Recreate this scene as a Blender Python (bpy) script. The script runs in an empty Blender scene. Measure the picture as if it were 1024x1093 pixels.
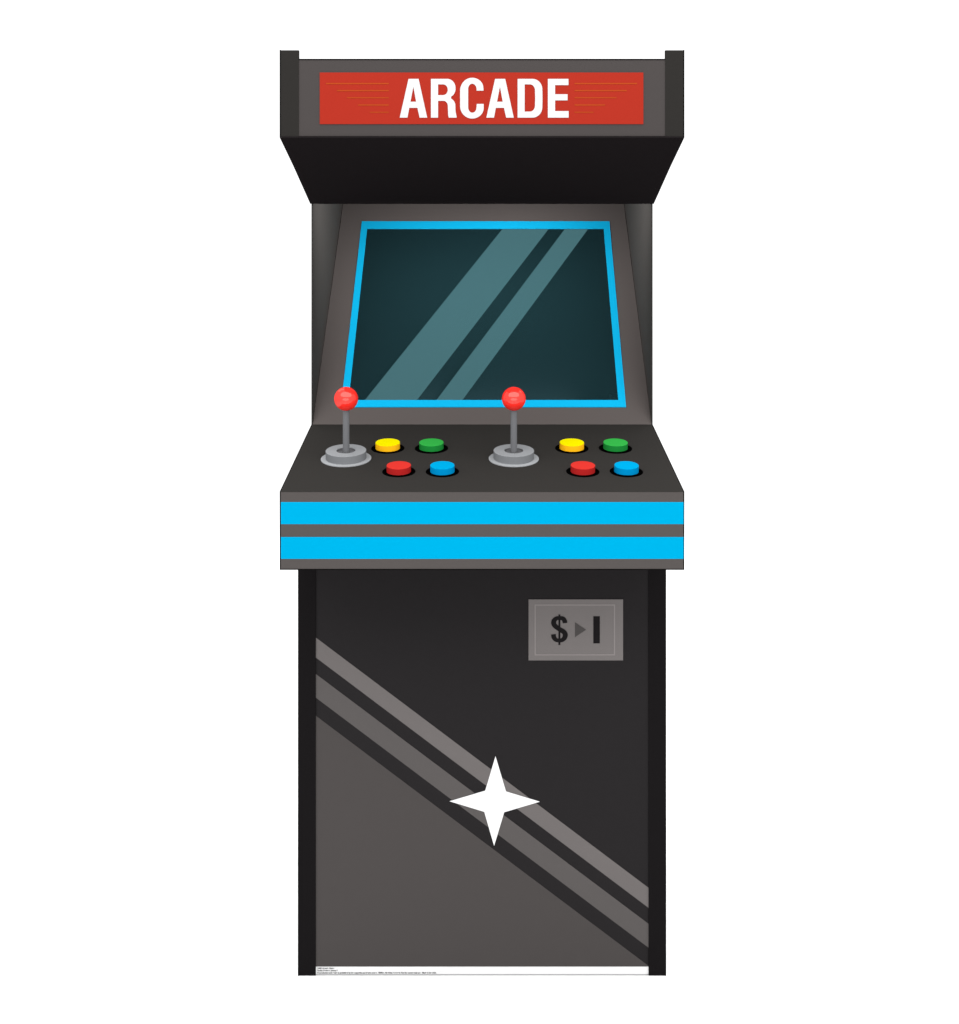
import bpy, bmesh, math
from mathutils import Vector
from mathutils.geometry import tessellate_polygon

S = bpy.context.scene
C = S.collection

# ------------------------------------------------------------------ camera, light, exposure
F = 1267.0                 # focal length in photo pixels (photo is 1024 wide)
CX, CY = 514.7, 330.0      # principal point in the photo
HC = 712.0 * 2.418 / F     # camera height: the foot of the cabinet is on the floor

cam_d = bpy.data.cameras.new('camera')
cam_d.sensor_fit = 'HORIZONTAL'
cam_d.sensor_width = 36.0
cam_d.lens = F / 1024.0 * 36.0
cam_d.shift_x = -(CX - 512.0) / 1024.0
cam_d.shift_y = -(546.5 - CY) / 1024.0
cam_d.clip_end = 400.0
cam = bpy.data.objects.new('camera', cam_d)
cam.location = (0, -2.2, HC)
cam.rotation_euler = (math.radians(90), 0, 0)
C.objects.link(cam)
S.camera = cam

LIP = 56.0                 # added light hidden under the hood, evens the screen panel
W = 1.3                    # even white studio light from all round
world = bpy.data.worlds.new('World')
S.world = world
world.use_nodes = True
bg = world.node_tree.nodes['Background']
bg.inputs['Color'].default_value = (1, 1, 1, 1)
bg.inputs['Strength'].default_value = W

def area_light(name, loc, target, sx, sy, radiance):
    d = bpy.data.lights.new(name, 'AREA')
    d.shape = 'ELLIPSE'; d.size = sx; d.size_y = sy
    d.energy = radiance * math.pi * (math.pi * sx * sy / 4)
    o = bpy.data.objects.new(name, d)
    o.location = loc
    o.rotation_euler = (Vector(target) - Vector(loc)).to_track_quat('-Z', 'Y').to_euler()
    C.objects.link(o)
    return o
# softbox high in front of the cabinet: gives the highlights on the stick knobs
area_light('softbox', (0, 0.15 - 1.75 * math.cos(math.radians(50)), HC - 0.16 + 1.75 * math.sin(math.radians(50))),
           (0, 0.15, HC - 0.16), 4.2, 2.0, 3.8)
# low fill behind the camera
area_light('low_fill', (0, -4.6, 1.0), (0, 0.2, 0.5), 6.0, 2.0, 3.0)

# overhead bank behind the cabinet: keeps the floor beside and behind it white
ov = area_light('overhead_bank', (0, 2.6, 3.6), (0, 1.2, 0), 7.0, 4.0, 2.4)

S.view_settings.view_transform = 'Standard'
S.view_settings.look = 'None'
S.view_settings.exposure = 0
S.view_settings.gamma = 1
S.view_settings.use_curve_mapping = False
S.cycles.max_bounces = 8
S.cycles.diffuse_bounces = 4

# ------------------------------------------------------------------ helpers
def P(px, py, d):
    return Vector(((px - CX) / F * d, d - 2.2, HC - (py - CY) / F * d))
EYE = Vector((0, -2.2, HC))
def ray(px, py):
    return P(px, py, 1.0) - EYE
def on_plane(px, py, pl):
    p0, n = pl
    r = ray(px, py)
    return EYE + r * ((p0 - EYE).dot(n) / r.dot(n))
def FP(d):                                   # upright plane facing the camera
    return (Vector((0, d - 2.2, 0)), Vector((0, -1, 0)))
def shifted(pl, k):
    return (pl[0] + pl[1] * k, pl[1])

def lin(c):
    c /= 255.0
    return c / 12.92 if c <= 0.04045 else ((c + 0.055) / 1.055) ** 2.4

def material(name, rgb, rough=0.6, spec=0.0, tint=None):
    """rgb: linear base colour; a faint procedural mottling varies the roughness"""
    m = bpy.data.materials.new(name)
    m.use_nodes = True
    nt = m.node_tree
    b = nt.nodes['Principled BSDF']
    b.inputs['Base Color'].default_value = (*[min(1, max(0, v)) for v in rgb], 1)
    b.inputs['Specular IOR Level'].default_value = spec
    if tint: b.inputs['Specular Tint'].default_value = (*tint, 1)
    tc = nt.nodes.new('ShaderNodeTexCoord')
    nz = nt.nodes.new('ShaderNodeTexNoise')
    nz.inputs['Scale'].default_value = 60
    nz.inputs['Detail'].default_value = 3
    mr = nt.nodes.new('ShaderNodeMapRange')
    mr.inputs['To Min'].default_value = max(0.02, rough - 0.05)
    mr.inputs['To Max'].default_value = rough + 0.05
    nt.links.new(tc.outputs['Object'], nz.inputs['Vector'])
    nt.links.new(nz.outputs['Fac'], mr.inputs['Value'])
    nt.links.new(mr.outputs['Result'], b.inputs['Roughness'])
    return m
def paint(name, srgb, k, **kw):              # k: how much light the surface gets in this studio
    k = k if isinstance(k, (tuple, list)) else (k, k, k)
    return material(name, [lin(c) / q for c, q in zip(srgb, k)], **kw)

def link(name, bm, mat, parent=None, label=None):
    bmesh.ops.recalc_face_normals(bm, faces=bm.faces)
    me = bpy.data.meshes.new(name)
    bm.to_mesh(me); bm.free()
    me.materials.append(mat)
    o = bpy.data.objects.new(name, me)
    C.objects.link(o)
    if parent: o.parent = parent
    if label: o['label'] = label
    return o

def add_prism(bm, shapes, pl, thick):
    """shapes: [[outer, hole, ...], ...] in photo pixels, laid on plane pl, extruded back by thick"""
    for loops in shapes:
        flat = [p for lp in loops for p in lp]
        tris = tessellate_polygon([[Vector((x, y, 0)) for x, y in lp] for lp in loops])
        fr = [bm.verts.new(on_plane(x, y, pl)) for x, y in flat]
        bk = [bm.verts.new(v.co - pl[1] * thick) for v in fr]
        for t in tris:
            try:
                bm.faces.new([fr[i] for i in t]); bm.faces.new([bk[i] for i in reversed(t)])
            except ValueError:
                pass
        i0 = 0
        for lp in loops:
            n = len(lp)
            for i in range(n):
                a, b = i0 + i, i0 + (i + 1) % n
                bm.faces.new([fr[a], fr[b], bk[b], bk[a]])
            i0 += n
def plate(name, shapes, pl, thick, mat, parent, label=None):
    bm = bmesh.new()
    add_prism(bm, shapes, pl, thick)
    return link(name, bm, mat, parent, label)
def rect(x0, y0, x1, y1):
    return [(x0, y0), (x1, y0), (x1, y1), (x0, y1)]
def rrect(x0, y0, x1, y1, r, n=5, corners='abcd'):
    out = []
    for (cx, cy, a0, key) in ((x0 + r, y0 + r, 180, 'a'), (x1 - r, y0 + r, 270, 'b'), (x1 - r, y1 - r, 0, 'c'), (x0 + r, y1 - r, 90, 'd')):
        if key in corners:
            for i in range(n + 1):
                a = math.radians(a0 + 90 * i / n)
                out.append((cx + r * math.cos(a), cy + r * math.sin(a)))
        else:
            out.append({'a': (x0, y0), 'b': (x1, y0), 'c': (x1, y1), 'd': (x0, y1)}[key])
    return out

def box(name, x0, x1, y0, y1, z0, z1, mat, parent):
    bm = bmesh.new()
    v = [bm.verts.new((x, y, z)) for x in (x0, x1) for y in (y0, y1) for z in (z0, z1)]
    for f in ((0, 1, 3, 2), (4, 6, 7, 5), (0, 4, 5, 1), (2, 3, 7, 6), (0, 2, 6, 4), (1, 5, 7, 3)):
        bm.faces.new([v[i] for i in f])
    return link(name, bm, mat, parent)

def side_prism(name, prof, x0, x1, mat, parent):
    """prof: outline in (y, z), extruded from x0 to x1"""
    bm = bmesh.new()
    tris = tessellate_polygon([[Vector((y, z, 0)) for y, z in prof]])
    a = [bm.verts.new((x0, y, z)) for y, z in prof]
    b = [bm.verts.new((x1, y, z)) for y, z in prof]
    for t in tris:
        bm.faces.new([a[i] for i in t]); bm.faces.new([b[i] for i in reversed(t)])
    n = len(prof)
    for i in range(n):
        j = (i + 1) % n
        bm.faces.new([a[i], a[j], b[j], b[i]])
    return link(name, bm, mat, parent)

def lathe(name, prof, base, axis, mat, parent, n=64, smooth=True, label=None):
    """prof: (radius, height) pairs turned about axis from base"""
    bm = bmesh.new()
    ax = axis.normalized()
    u = ax.orthogonal().normalized(); w = ax.cross(u)
    rings = []
    for r, h in prof:
        if r < 1e-7:
            rings.append([bm.verts.new(base + ax * h)])
        else:
            rings.append([bm.verts.new(base + ax * h + (u * math.cos(2 * math.pi * i / n) + w * math.sin(2 * math.pi * i / n)) * r) for i in range(n)])
    for A, B in zip(rings, rings[1:]):
        for i in range(n):
            j = (i + 1) % n
            if len(A) == 1 and len(B) == 1: continue
            if len(A) == 1: f = [A[0], B[i], B[j]]
            elif len(B) == 1: f = [A[i], A[j], B[0]]
            else: f = [A[i], A[j], B[j], B[i]]
            bm.faces.new(f)
    o = link(name, bm, mat, parent, label)
    if smooth:
        for p in o.data.polygons: p.use_smooth = True
        o.data.set_sharp_from_angle(angle=math.radians(35))
    return o

# ------------------------------------------------------------------ materials
M = {}
exec_paints = [  # drawn shade of some faces is kept in their part colours
    # name            photo colour      light factor
    ('fascia',        (90, 85, 84),     3.239),
    ('post_grey',     (57, 55, 53),     3.176),
    ('sign_red',      (196, 58, 43),    3.141),
    ('sign_white',    (255, 255, 255),  3.078),
    ('sign_orange',   (206, 86, 38),   3.141),
    ('underside',     (25, 22, 23),     1.350),
    ('cheek',         (73, 70, 68),     1.234),
    ('screen_panel',  (92, 86, 84),     1.566),
    ('bezel_blue',    (20, 191, 245),   1.840),
    ('deck',          (57, 55, 53),     1.932),
    ('band_grey',     (100, 95, 93),    2.637),
    ('band_blue',     (0, 190, 245),    2.653),
    ('door_dark',     (45, 43, 44),     2.014),
    ('leg_black',     (30, 28, 29),     2.129),
    ('stripe_light',  (122, 117, 116),  2.160),
    ('stripe_mid',    (102, 98, 97),    2.189),
    ('field_grey',    (85, 81, 80),     2.140),
    ('white',         (255, 255, 255),  1.883),
    ('rail_grey',     (138, 138, 138),  2.140),
    ('edge_black',    (24, 22, 22),     3.239),
    ('coin_grey',     (122, 117, 116),  1.840),
    ('ink',           (32, 30, 31),     1.840),
    ('arrow_grey',    (80, 77, 76),     1.840),
    ('plate_line',    (136, 130, 129),  1.680),
    ('print_grey',    (12, 12, 12),     2.140),
    ('flange_metal',  (167, 169, 172),  1.866),
    ('collar_metal',  (128, 130, 133),  1.600),  # darker copy of the collar top, side shade put into the colour
    ('collar_top',    (167, 169, 172),  2.190),
    ('shaft_metal',   (119, 120, 123),  1.820),
    ('hole_dark',     (77, 77, 79),     0.864),
    ('ring_black',    (2, 2, 2),        1.188),
    ('yellow_top',    (255, 242, 0),    1.832),
    ('yellow_side',   (253, 185, 25),   1.344),  # this and the other button sides: drawn shade put into the colour
    ('green_top',     (55, 178, 74),    1.843),
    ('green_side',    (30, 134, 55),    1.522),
    ('red_top',       (239, 62, 54),    2.241),
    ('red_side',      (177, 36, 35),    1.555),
    ('blue_top',      (0, 180, 240),    2.233),
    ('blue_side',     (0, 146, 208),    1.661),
]
for n_, c_, k_ in exec_paints:
    M[n_] = paint(n_, c_, k_)
M['hull'] = paint('hull', (30, 28, 29), 1.4)
M['floor'] = material('studio_floor_white', (0.93, 0.93, 0.93), rough=0.8, spec=0.0)
def glossy_mix(name, base, gloss, fac, rough):
    m = bpy.data.materials.new(name); m.use_nodes = True
    nt = m.node_tree; nt.nodes.clear()
    out = nt.nodes.new('ShaderNodeOutputMaterial'); mix = nt.nodes.new('ShaderNodeMixShader')
    df = nt.nodes.new('ShaderNodeBsdfDiffuse'); gl = nt.nodes.new('ShaderNodeBsdfGlossy')
    mix.inputs[0].default_value = fac
    df.inputs['Color'].default_value = (*base, 1)
    gl.inputs['Color'].default_value = (*gloss, 1)
    gl.inputs['Roughness'].default_value = rough
    nt.links.new(df.outputs[0], mix.inputs[1]); nt.links.new(gl.outputs[0], mix.inputs[2])
    nt.links.new(mix.outputs[0], out.inputs[0])
    return m
M['knob'] = glossy_mix('knob_red_gloss', (0.62, 0.020, 0.014), (1.0, 0.50, 0.46), 0.068, 0.0)
# screen glass: dark teal with a tinted mirror finish
M['glass'] = glossy_mix('screen_glass', (0.0074, 0.0222, 0.0260), (0.30, 0.72, 0.80), 0.3, 0.0)
e = bpy.data.materials.new('glare_strip_glow'); e.use_nodes = True  # glow of the added strips that make the bands on the glass
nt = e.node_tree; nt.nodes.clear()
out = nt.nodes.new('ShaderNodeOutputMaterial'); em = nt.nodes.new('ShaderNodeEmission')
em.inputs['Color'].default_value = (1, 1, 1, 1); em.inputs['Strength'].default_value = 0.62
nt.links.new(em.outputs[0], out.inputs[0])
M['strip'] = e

# ------------------------------------------------------------------ floor
bm = bmesh.new()
for x, y in ((-150, -150), (150, -150), (150, 150), (-150, 150)): bm.verts.new((x, y, 0))
bm.faces.new(bm.verts)
fl = link('floor', bm, M['floor']); fl['kind'] = 'structure'

# ------------------------------------------------------------------ the cabinet
D0, D1, D2 = 2.2, 2.61, 2.418     # front of marquee and control box; back of hood and deck; lower body
D3 = 2.61 * 364.4 / 305.3         # top of the leaning screen panel
BACK = 1.05                       # y of the back
HW = 0.3753                       # half width
root = bpy.data.objects.new('arcade_machine', None)
root.location = (0, 0, 0)
C.objects.link(root)
root['label'] = 'upright grey arcade machine with red marquee and blue striped control box'
root['category'] = 'arcade machine'

def Z(py, d): return HC - (py - CY) / F * d
zc = HC + 0.31
z_top, z_ftop, z_und = Z(52.8, D0), Z(62.5, D0), Z(146.6, D0)
z_und_b, z_deck_b = Z(217.5, D1), Z(453, D1)
z_deck_f, z_box = Z(524.8, D0), Z(608.4, D0)
Y1, Y2, Y3 = D1 - 2.2, D2 - 2.2, D3 - 2.2
z_p_top = Z(217.5, D3)
YU = Y1 - .03
z_und_u = Z(217.5, YU + 2.2)

prof = [(Y2, 0.0), (Y2, z_box), (0.0, z_box), (0.0, z_deck_f), (Y1, z_deck_b), (Y1, z_und_b),
        (0.0, z_und), (0.0, z_top - .001), (0.001, z_top), (0.011, z_top), (0.011, z_ftop + .0005), (BACK, z_ftop + .0005), (BACK, 0.0)]
for s in (-1, 1):
    xs = sorted((s * (HW - 0.0016), s * HW))
    side_prism('side_panel', prof, xs[0], xs[1], M['edge_black'], root)
XI = HW - 0.0018
# posts of the marquee and of the lower body
T = 20.2 / F * D0
for s in (-1, 1):
    a, b = sorted((s * (HW - T), s * XI))
    pp = [(0.0012, z_und + .002), (0.0012, z_top - .0008), (0.004, z_top - .0004), (0.011, z_top - .0004), (0.011, z_ftop), (BACK - .012, z_ftop), (BACK - .012, zc + .014), (Y1, zc + .014), (Y1, z_und_b + .004)]
    side_prism('marquee_post', pp, a, b, M['post_grey'], root)
for x0, x1 in ((318.6, 337.0), (692.8, 711.6)):
    a = (x0 - CX) / F * D2; b = (x1 - CX) / F * D2
    a = max(a, -XI); b = min(b, XI)
    box('body_post', a, b, Y2 + .001, BACK - .01, 0.0, z_box + .0005, M['leg_black'], root)

# marquee: fascia, roof, red sign with letters and speed lines
fx = HW - T
box('marquee_fascia', -fx, fx, 0.003, 0.025, z_und + .003, z_ftop - .0016, M['fascia'], root)
box('top_panel', -fx, fx, 0.002, BACK - .01, z_ftop - .0016, z_ftop + .0004, M['edge_black'], root)
sign = plate('marquee_sign', [[rect(341.4, 77.2, 687.0, 132.3)]], FP(2.2015), 0.004, M['sign_red'], root)

def arc(cx, cy, rx, ry, a0, a1, n=14):
    return [(cx + rx * math.cos(math.radians(a0 + (a1 - a0) * i / n)), cy + ry * math.sin(math.radians(a0 + (a1 - a0) * i / n))) for i in range(n + 1)]
def sc(loops, ox, oy, k): return [[(ox + x / k, oy + y / k) for x, y in lp] for lp in loops]
def glyph_A(dx=0):
    return [[(70 + dx, 516), (166 + dx, 92), (276 + dx, 92), (370 + dx, 516), (287 + dx, 516), (263 + dx, 409), (174 + dx, 409), (154 + dx, 516)],
            [(187 + dx, 342), (249 + dx, 342), (219 + dx, 178)]]
gR = [[(411, 92), (590, 92)] + arc(590, 192, 90, 100, -90, 0)[1:] + arc(592, 200, 88, 96, 5, 62)[0:] +
      [(630, 294)] + arc(596, 385, 82, 85, -62, 0) + [(680, 450), (692, 505), (692, 516), (606, 516), (600, 490), (596, 400)] +
      arc(548, 388, 48, 56, 0, -90)[1:] + [(489, 332), (489, 516), (411, 516)],
      [(489, 152), (489, 270), (545, 270)] + arc(545, 211, 50, 59, 90, -90)[0:]]
gC = [[(986, 221)] + arc(862, 190, 122, 110, 0, -90) + arc(862, 222, 132, 142, -90, -180)[1:] + arc(862, 390, 132, 136, 180, 90) +
      arc(862, 410, 126, 116, 90, 0)[1:] + [(988, 366), (912, 366), (910, 400)] + arc(862, 410, 46, 52, 0, 90) +
      arc(862, 400, 44, 62, 90, 180)[1:] + arc(862, 205, 44, 60, 180, 270) + arc(862, 205, 48, 60, -90, 0)[1:] + [(910, 221)]]
gD = [[(386, 92), (548, 92)] + arc(548, 205, 108, 113, -90, 0)[1:] + [(658, 300)] + arc(548, 403, 108, 113, 0, 90) + [(386, 516)],
      [(463, 152), (463, 450), (520, 450)] + arc(520, 385, 56, 65, 90, 0)[1:] + [(578, 300)] + arc(520, 217, 56, 65, 0, -90)]
gE = [[(717, 92), (942, 92), (942, 160), (796, 160), (796, 260), (932, 260), (932, 327), (796, 327), (796, 444), (944, 444), (944, 516), (717, 516)]]
for gl_, ox in ((glyph_A(), 420), (gR, 420), (gC, 420), (glyph_A(-26), 515), (gD, 515), (gE, 515)):
    plate('letter', [sc(gl_, ox, 75, 10.24)], FP(2.2005), 0.002, M['sign_white'], sign)
for y, xl, xr, t in ((89.0, 348.0, 680.3, .65), (96.5, 359.8, 669.3, .6), (104.2, 370.6, 658.3, .5), (111.9, 382.5, 646.1, .6), (119.6, 394.9, 633.8, .45)):
    plate('speed_line', [[rect(xl, y - t, 415.2, y + t)]], FP(2.2010), 0.0015, M['sign_orange'], sign)
    plate('speed_line', [[rect(613.5, y - t, xr, y + t)]], FP(2.2010), 0.0015, M['sign_orange'], sign)

# hood underside, ceiling above the screen with two added glare strips
side_prism('hood_underside', [(0.0, z_und - .0005), (0.0, z_und + .002), (YU, z_und_u + .002), (YU, z_und_u)], -XI, XI, M['underside'], root)
box('hood_lip', -fx, fx, YU - .014, YU - .008, z_und_u + .0015, zc, M['underside'], root)
# unseen area light added behind the lip to brighten the leaning panel
d = bpy.data.lights.new('added_hood_light', 'AREA'); d.shape = 'RECTANGLE'; d.size = 0.50; d.size_y = 0.05
d.energy = LIP * math.pi * 0.50 * 0.05
o = bpy.data.objects.new('added_hood_light', d); o.location = (0, YU - .006, zc - .04)
o.rotation_euler = (math.radians(90), 0, 0); C.objects.link(o); o.parent = root
box('hood_ceiling', -XI, XI, YU - .008, BACK - .01, zc, zc + .012, M['underside'], root)

# leaning screen panel
p_b = Vector((0, Y1, z_deck_b)); p_t = Vector((0, Y3, z_p_top))
pn = Vector((1, 0, 0)).cross(p_t - p_b).normalized()
if pn.y > 0: pn = -pn
PP = (p_b, pn)
plate('screen_panel', [[[(366.4, 217.5), (366.4, 214.0), (666.2, 214.0), (666.2, 217.5), (695.7, 453.0), (333.8, 453.0)]]], PP, 0.012, M['screen_panel'], root)
# inner cheeks: the side walls seen between the front edge and the leaning panel
for x, xt, xb in ((333.8, 366.4, 333.8), (695.7, 666.2, 695.7)):
    bm = bmesh.new()
    s = -1 if x < 500 else 1
    a = P(x, 214.5, D1); b = P(x, 452.8, D1); c = on_plane(xt, 214.5, PP)
    a.x = s * (XI - .0004); b.x = s * (XI - .0004)
    tri = [bm.verts.new(v) for v in (a, b, c)]
    tri2 = [bm.verts.new(Vector((s * XI, v.y, v.z))) for v in (a, b, c)]
    bm.faces.new(tri); bm.faces.new(tri2[::-1])
    for i in range(3):
        j = (i + 1) % 3
        bm.faces.new([tri[i], tri[j], tri2[j], tri2[i]])
    link('inner_cheek', bm, M['cheek'], root)
# screen: glass with a blue bezel
o_b = [(386.3, 236.0), (650.8, 236.0), (668.6, 434.3), (363.9, 434.3)]
i_b = [(392.0, 243.7), (644.6, 243.7), (660.2, 426.9), (372.2, 426.9)]
screen = plate('screen', [[[(389, 240), (647.5, 240), (664, 430), (368.5, 430)]]], shifted(PP, 0.001), 0.004, M['glass'], root)
plate('bezel', [[o_b, i_b]], shifted(PP, 0.0025), 0.006, M['bezel_blue'], screen)

# two glowing strips added out of view to mirror as bands in the glass
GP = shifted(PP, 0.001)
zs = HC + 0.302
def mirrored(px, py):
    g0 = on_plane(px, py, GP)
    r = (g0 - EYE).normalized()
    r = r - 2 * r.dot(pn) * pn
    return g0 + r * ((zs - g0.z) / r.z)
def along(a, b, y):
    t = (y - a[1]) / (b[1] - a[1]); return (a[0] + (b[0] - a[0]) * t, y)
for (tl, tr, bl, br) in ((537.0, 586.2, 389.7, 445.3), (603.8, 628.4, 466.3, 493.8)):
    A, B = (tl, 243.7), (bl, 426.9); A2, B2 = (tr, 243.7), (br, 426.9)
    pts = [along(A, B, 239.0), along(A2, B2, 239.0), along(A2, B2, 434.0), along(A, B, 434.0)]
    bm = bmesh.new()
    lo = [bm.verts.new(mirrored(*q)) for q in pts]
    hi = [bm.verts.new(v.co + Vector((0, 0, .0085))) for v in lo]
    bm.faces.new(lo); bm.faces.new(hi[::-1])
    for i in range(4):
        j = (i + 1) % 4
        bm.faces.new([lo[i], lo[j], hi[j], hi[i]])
    link('added_glare_strip', bm, M['strip'], root)

# back wall of the cabinet
box('back_panel', -XI, XI, BACK - .01, BACK, 0.0, z_ftop - .002, M['hull'], root)

# control box
box('control_box', -XI, XI, 0.0008, Y2 + .05, z_box + .0018, z_deck_f - .0004, M['band_grey'], root)
box('control_box_floor', -XI, XI, 0.0, Y2 + .0, z_box, z_box + .0018, M['edge_black'], root)
cb = bpy.data.objects['control_box']
for y0, y1 in ((535.9, 559.5), (573.2, 596.6)):
    plate('blue_stripe', [[[(299.9, y0), (729.9, y0), (729.9, y1), (299.9, y1)]]], FP(2.2004), 0.003, M['band_blue'], cb)
# deck
d_f = Vector((0, 0.0, z_deck_f)); d_b = Vector((0, Y1, z_deck_b))
dn = Vector((1, 0, 0)).cross(d_b - d_f).normalized()
if dn.z < 0: dn = -dn
DP = (d_f, dn)
tv = (d_b - d_f)
deck = side_prism('control_deck', [(0.0003, z_deck_f), (Y1 + .03, z_deck_b + tv.z / tv.y * .03), (Y1 + .03, z_deck_b + tv.z / tv.y * .03 - .012), (0.012, z_deck_f + .0022 - .012), (0.0003, z_deck_f - .0004)], -XI, XI, M['deck'], root)

def make_joystick(px):
    base = on_plane(px, 489.8, DP)
    d = base.y + 2.2
    u = d / F                                     # metres per pixel there
    # knob centre on the deck normal so that it shows at y = 425.6
    lo_, hi_ = 0.0, 0.4
    for _ in range(40):
        h = (lo_ + hi_) / 2
        q = base + dn * h
        y = CY + (HC - q.z) * F / (q.y + 2.2)
        if y > 425.6: lo_ = h
        else: hi_ = h
    H = h
    top = P(px, 425.6, (base + dn * H).y + 2.2)          # stick stands upright in the photo
    ja = (top - base).normalized(); H = (top - base).length
    kd = top.y + 2.2
    shaft = lathe('joystick', [(0, .003), (3.5 * u, .003), (3.5 * u, H - 0.008), (0, H - 0.008)], base, ja, M['shaft_metal'], root)
    R = 12.7 / F * kd
    lathe('knob', [(R * math.sin(math.pi * i / 32), -R * math.cos(math.pi * i / 32)) for i in range(33)], top, ja, M['knob'], shaft)
    lathe('mounting_flange', [(0, 0), (26.8 * u, 0), (26.8 * u, .0014), (26.2 * u, .002), (0, .002)], base, dn, M['flange_metal'], shaft)
    hc_ = 0.018
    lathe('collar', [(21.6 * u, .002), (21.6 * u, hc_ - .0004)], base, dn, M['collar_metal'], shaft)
    lathe('collar_top', [(21.6 * u, hc_ - .0004), (21.4 * u, hc_), (10.2 * u, hc_), (10.0 * u, hc_ - .0006)], base, dn, M['collar_top'], shaft)
    lathe('dust_well', [(10.0 * u, hc_ - .0006), (9.4 * u, hc_ - .004), (3.4 * u, hc_ - .004)], base, dn, M['hole_dark'], shaft)
for px in (369.6, 548.6):
    make_joystick(px)

def make_button(px, py, colour):
    base = on_plane(px, py, DP)
    u = (base.y + 2.2) / F
    b = lathe('push_button', [(13.0 * u, 0.0005), (13.0 * u, .0128)], base, dn, M[colour + '_side'], root, label=colour + ' push button')  # side colour is the cap colour with shade painted in
    lathe('button_cap', [(13.0 * u, .0128), (12.75 * u, .0135), (0, .0135)], base, dn, M[colour + '_top'], b)
    lathe('button_bezel', [(0, 0), (17.7 * u, 0), (17.7 * u, .0006), (17.2 * u, .0012), (13.4 * u, .0012), (13.2 * u, .0004), (0, .0004)], base, dn, M['ring_black'], b)
for dx in (0, 196.4):
    make_button(414.1 + dx, 478.6, 'yellow')
    make_button(460.7 + dx, 478.6, 'green')
    make_button(425.9 + dx, 503.4, 'red')
    make_button(472.4 + dx, 503.4, 'blue')

# lower body: door panel with slanted stripes, star, coin plate, foot strip
DF = D2 + .004
xa, xb = 336.6, 693.2
door = plate('front_panel', [[rect(xa, 606.0, xb, 1031.9)]], FP(DF), 0.016, M['door_dark'], root)
def slant(name, y0l, y1l, y0r, y1r, m):
    plate(name, [[[(337.0, y0l), (692.8, y0r), (692.8, y1r), (337.0, y1l)]]], FP(DF - .0006), 0.0012, M[m], door)
slant('slanted_stripe', 680.4, 701.7, 948.0, 969.4, 'stripe_light')
slant('slanted_stripe', 719.3, 744.6, 986.5, 1012.0, 'stripe_mid')
plate('grey_field', [[[(337.0, 763.9), (692.8, 1031.4), (692.8, 1031.9), (337.0, 1031.9)]]], FP(DF - .0006), 0.0012, M['field_grey'], door)
plate('star_emblem', [[[(529.1, 807.4), (540.3, 844.9), (576.2, 855.9), (538.4, 867.1), (527.6, 903.0), (517.1, 866.7), (480.1, 855.4), (518.1, 844.2)]]],
      FP(DF - .0014), 0.0014, M['white'], door)

coin = plate('coin_plate', [[rect(564.4, 639.9, 665.3, 705.0)]], FP(DF - .0015), 0.003, M['coin_grey'], root)
plate('border_line', [[rect(570.8, 645.2, 656.8, 699.7), rect(572.1, 646.5, 655.5, 698.4)]], FP(DF - .0018), 0.0006, M['plate_line'], coin)
PG = FP(DF - .0022)
plate('arrow', [[[(614.0, 664.4), (625.8, 672.3), (614.0, 680.2)]]], PG, 0.0009, M['arrow_grey'], coin)
plate('numeral', [[rect(633.6, 657.9, 640.5, 686.8)]], PG, 0.0009, M['ink'], coin)
# dollar sign: swept S with a variable pen plus the upright bar
cl = [(341, 222, 34), (336, 190, 36), (310, 152, 33), (256, 143, 28), (205, 150, 31), (168, 190, 38), (170, 245, 38), (215, 290, 36), (262, 322, 35),
      (320, 358, 37), (345, 400, 39), (335, 450, 36), (300, 485, 31), (252, 494, 28), (200, 484, 31), (168, 445, 36), (160, 398, 36)]
def smooth_line(pts, n=6):
    outp = []
    for i in range(len(pts) - 1):
        p0 = pts[max(0, i - 1)]; p1 = pts[i]; p2 = pts[i + 1]; p3 = pts[min(len(pts) - 1, i + 2)]
        for k in range(n):
            t = k / n
            outp.append(tuple(0.5 * (2 * b + (c - a) * t + (2 * a - 5 * b + 4 * c - d) * t * t + (3 * b - a - 3 * c + d) * t ** 3) for a, b, c, d in zip(p0, p1, p2, p3)))
    outp.append(pts[-1])
    return outp
sl = smooth_line(cl)
L_, R_ = [], []
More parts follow.
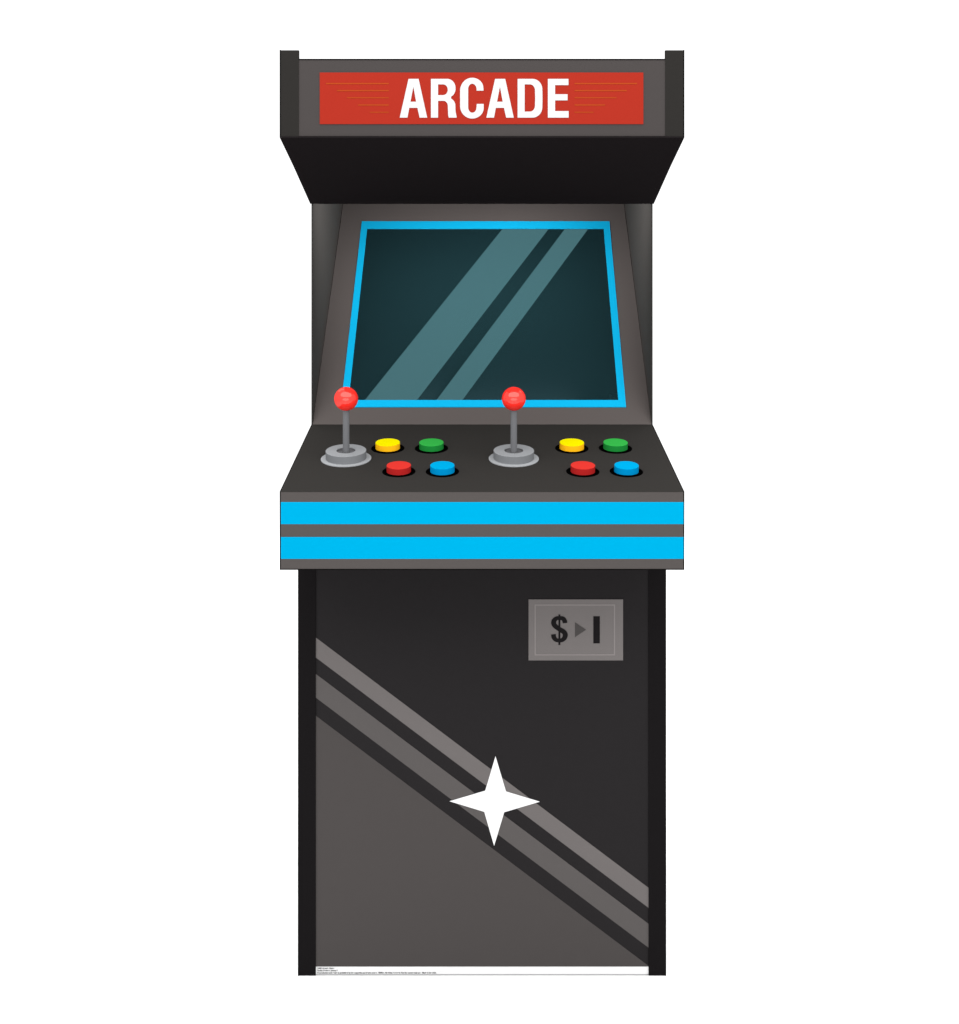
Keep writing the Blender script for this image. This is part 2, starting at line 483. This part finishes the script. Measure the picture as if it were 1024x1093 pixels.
for i, (x, y, w_) in enumerate(sl):
    x0, y0, _ = sl[max(0, i - 1)]; x1, y1, _ = sl[min(len(sl) - 1, i + 1)]
    tx, ty = x1 - x0, y1 - y0
    q = math.hypot(tx, ty) or 1
    L_.append((x - ty / q * w_, y + tx / q * w_)); R_.append((x + ty / q * w_, y - tx / q * w_))
bm = bmesh.new()
k_ = 14.63
for i in range(len(sl) - 1):                       # strip of quads, so tight inner bends stay clean
    quad = [L_[i], L_[i + 1], R_[i + 1], R_[i]]
    add_prism(bm, [[[(580 + x / k_, 650 + y / k_) for x, y in quad]]], PG, 0.0009)
add_prism(bm, [[[(580 + x / k_, 650 + y / k_) for x, y in rect(239, 88, 268, 564)]]], FP(DF - .0023), 0.0009)
link('dollar_sign', bm, M['ink'], coin)

foot = plate('foot_strip', [[rect(xa, 1031.9, xb, 1041.0)]], FP(DF), 0.016, M['white'], root)
plate('foot_rail', [[rect(xa, 1041.0, xb, 1042.2)]], FP(DF - .002), 0.018, M['rail_grey'], root)

def small_print(body, x0, x1, y_base, h):
    cu = bpy.data.curves.new('fine_print', 'FONT')
    cu.body = body; cu.size = 1.0; cu.extrude = 0; cu.offset = 0.03
    tmp = bpy.data.objects.new('fine_print', cu); C.objects.link(tmp)
    bpy.context.view_layer.update()
    me = bpy.data.meshes.new_from_object(tmp.evaluated_get(bpy.context.evaluated_depsgraph_get()))
    bpy.data.objects.remove(tmp)
    mx = max(v.co.x for v in me.vertices); mn = min(v.co.x for v in me.vertices)
    pl = FP(DF - .0005)
    for v in me.vertices:
        v.co = on_plane(x0 + (v.co.x - mn) / (mx - mn) * (x1 - x0), y_base - v.co.y / 0.7 * h, pl)
    me.materials.clear(); me.materials.append(M['print_grey'])
    o = bpy.data.objects.new('fine_print', me); C.objects.link(o); o.parent = foot
small_print('2482 Arcade Game', 339.0, 357.0, 1034.4, 1.5)
small_print('Facility Designer, Johnny F', 339.0, 360.5, 1036.8, 1.5)
small_print('Reproduction and resale is prohibited by the copyright and design owner.  \u00a92021. All rights reserved. Not for commercial use.  Made in the USA.', 339.0, 466.0, 1039.3, 1.6)
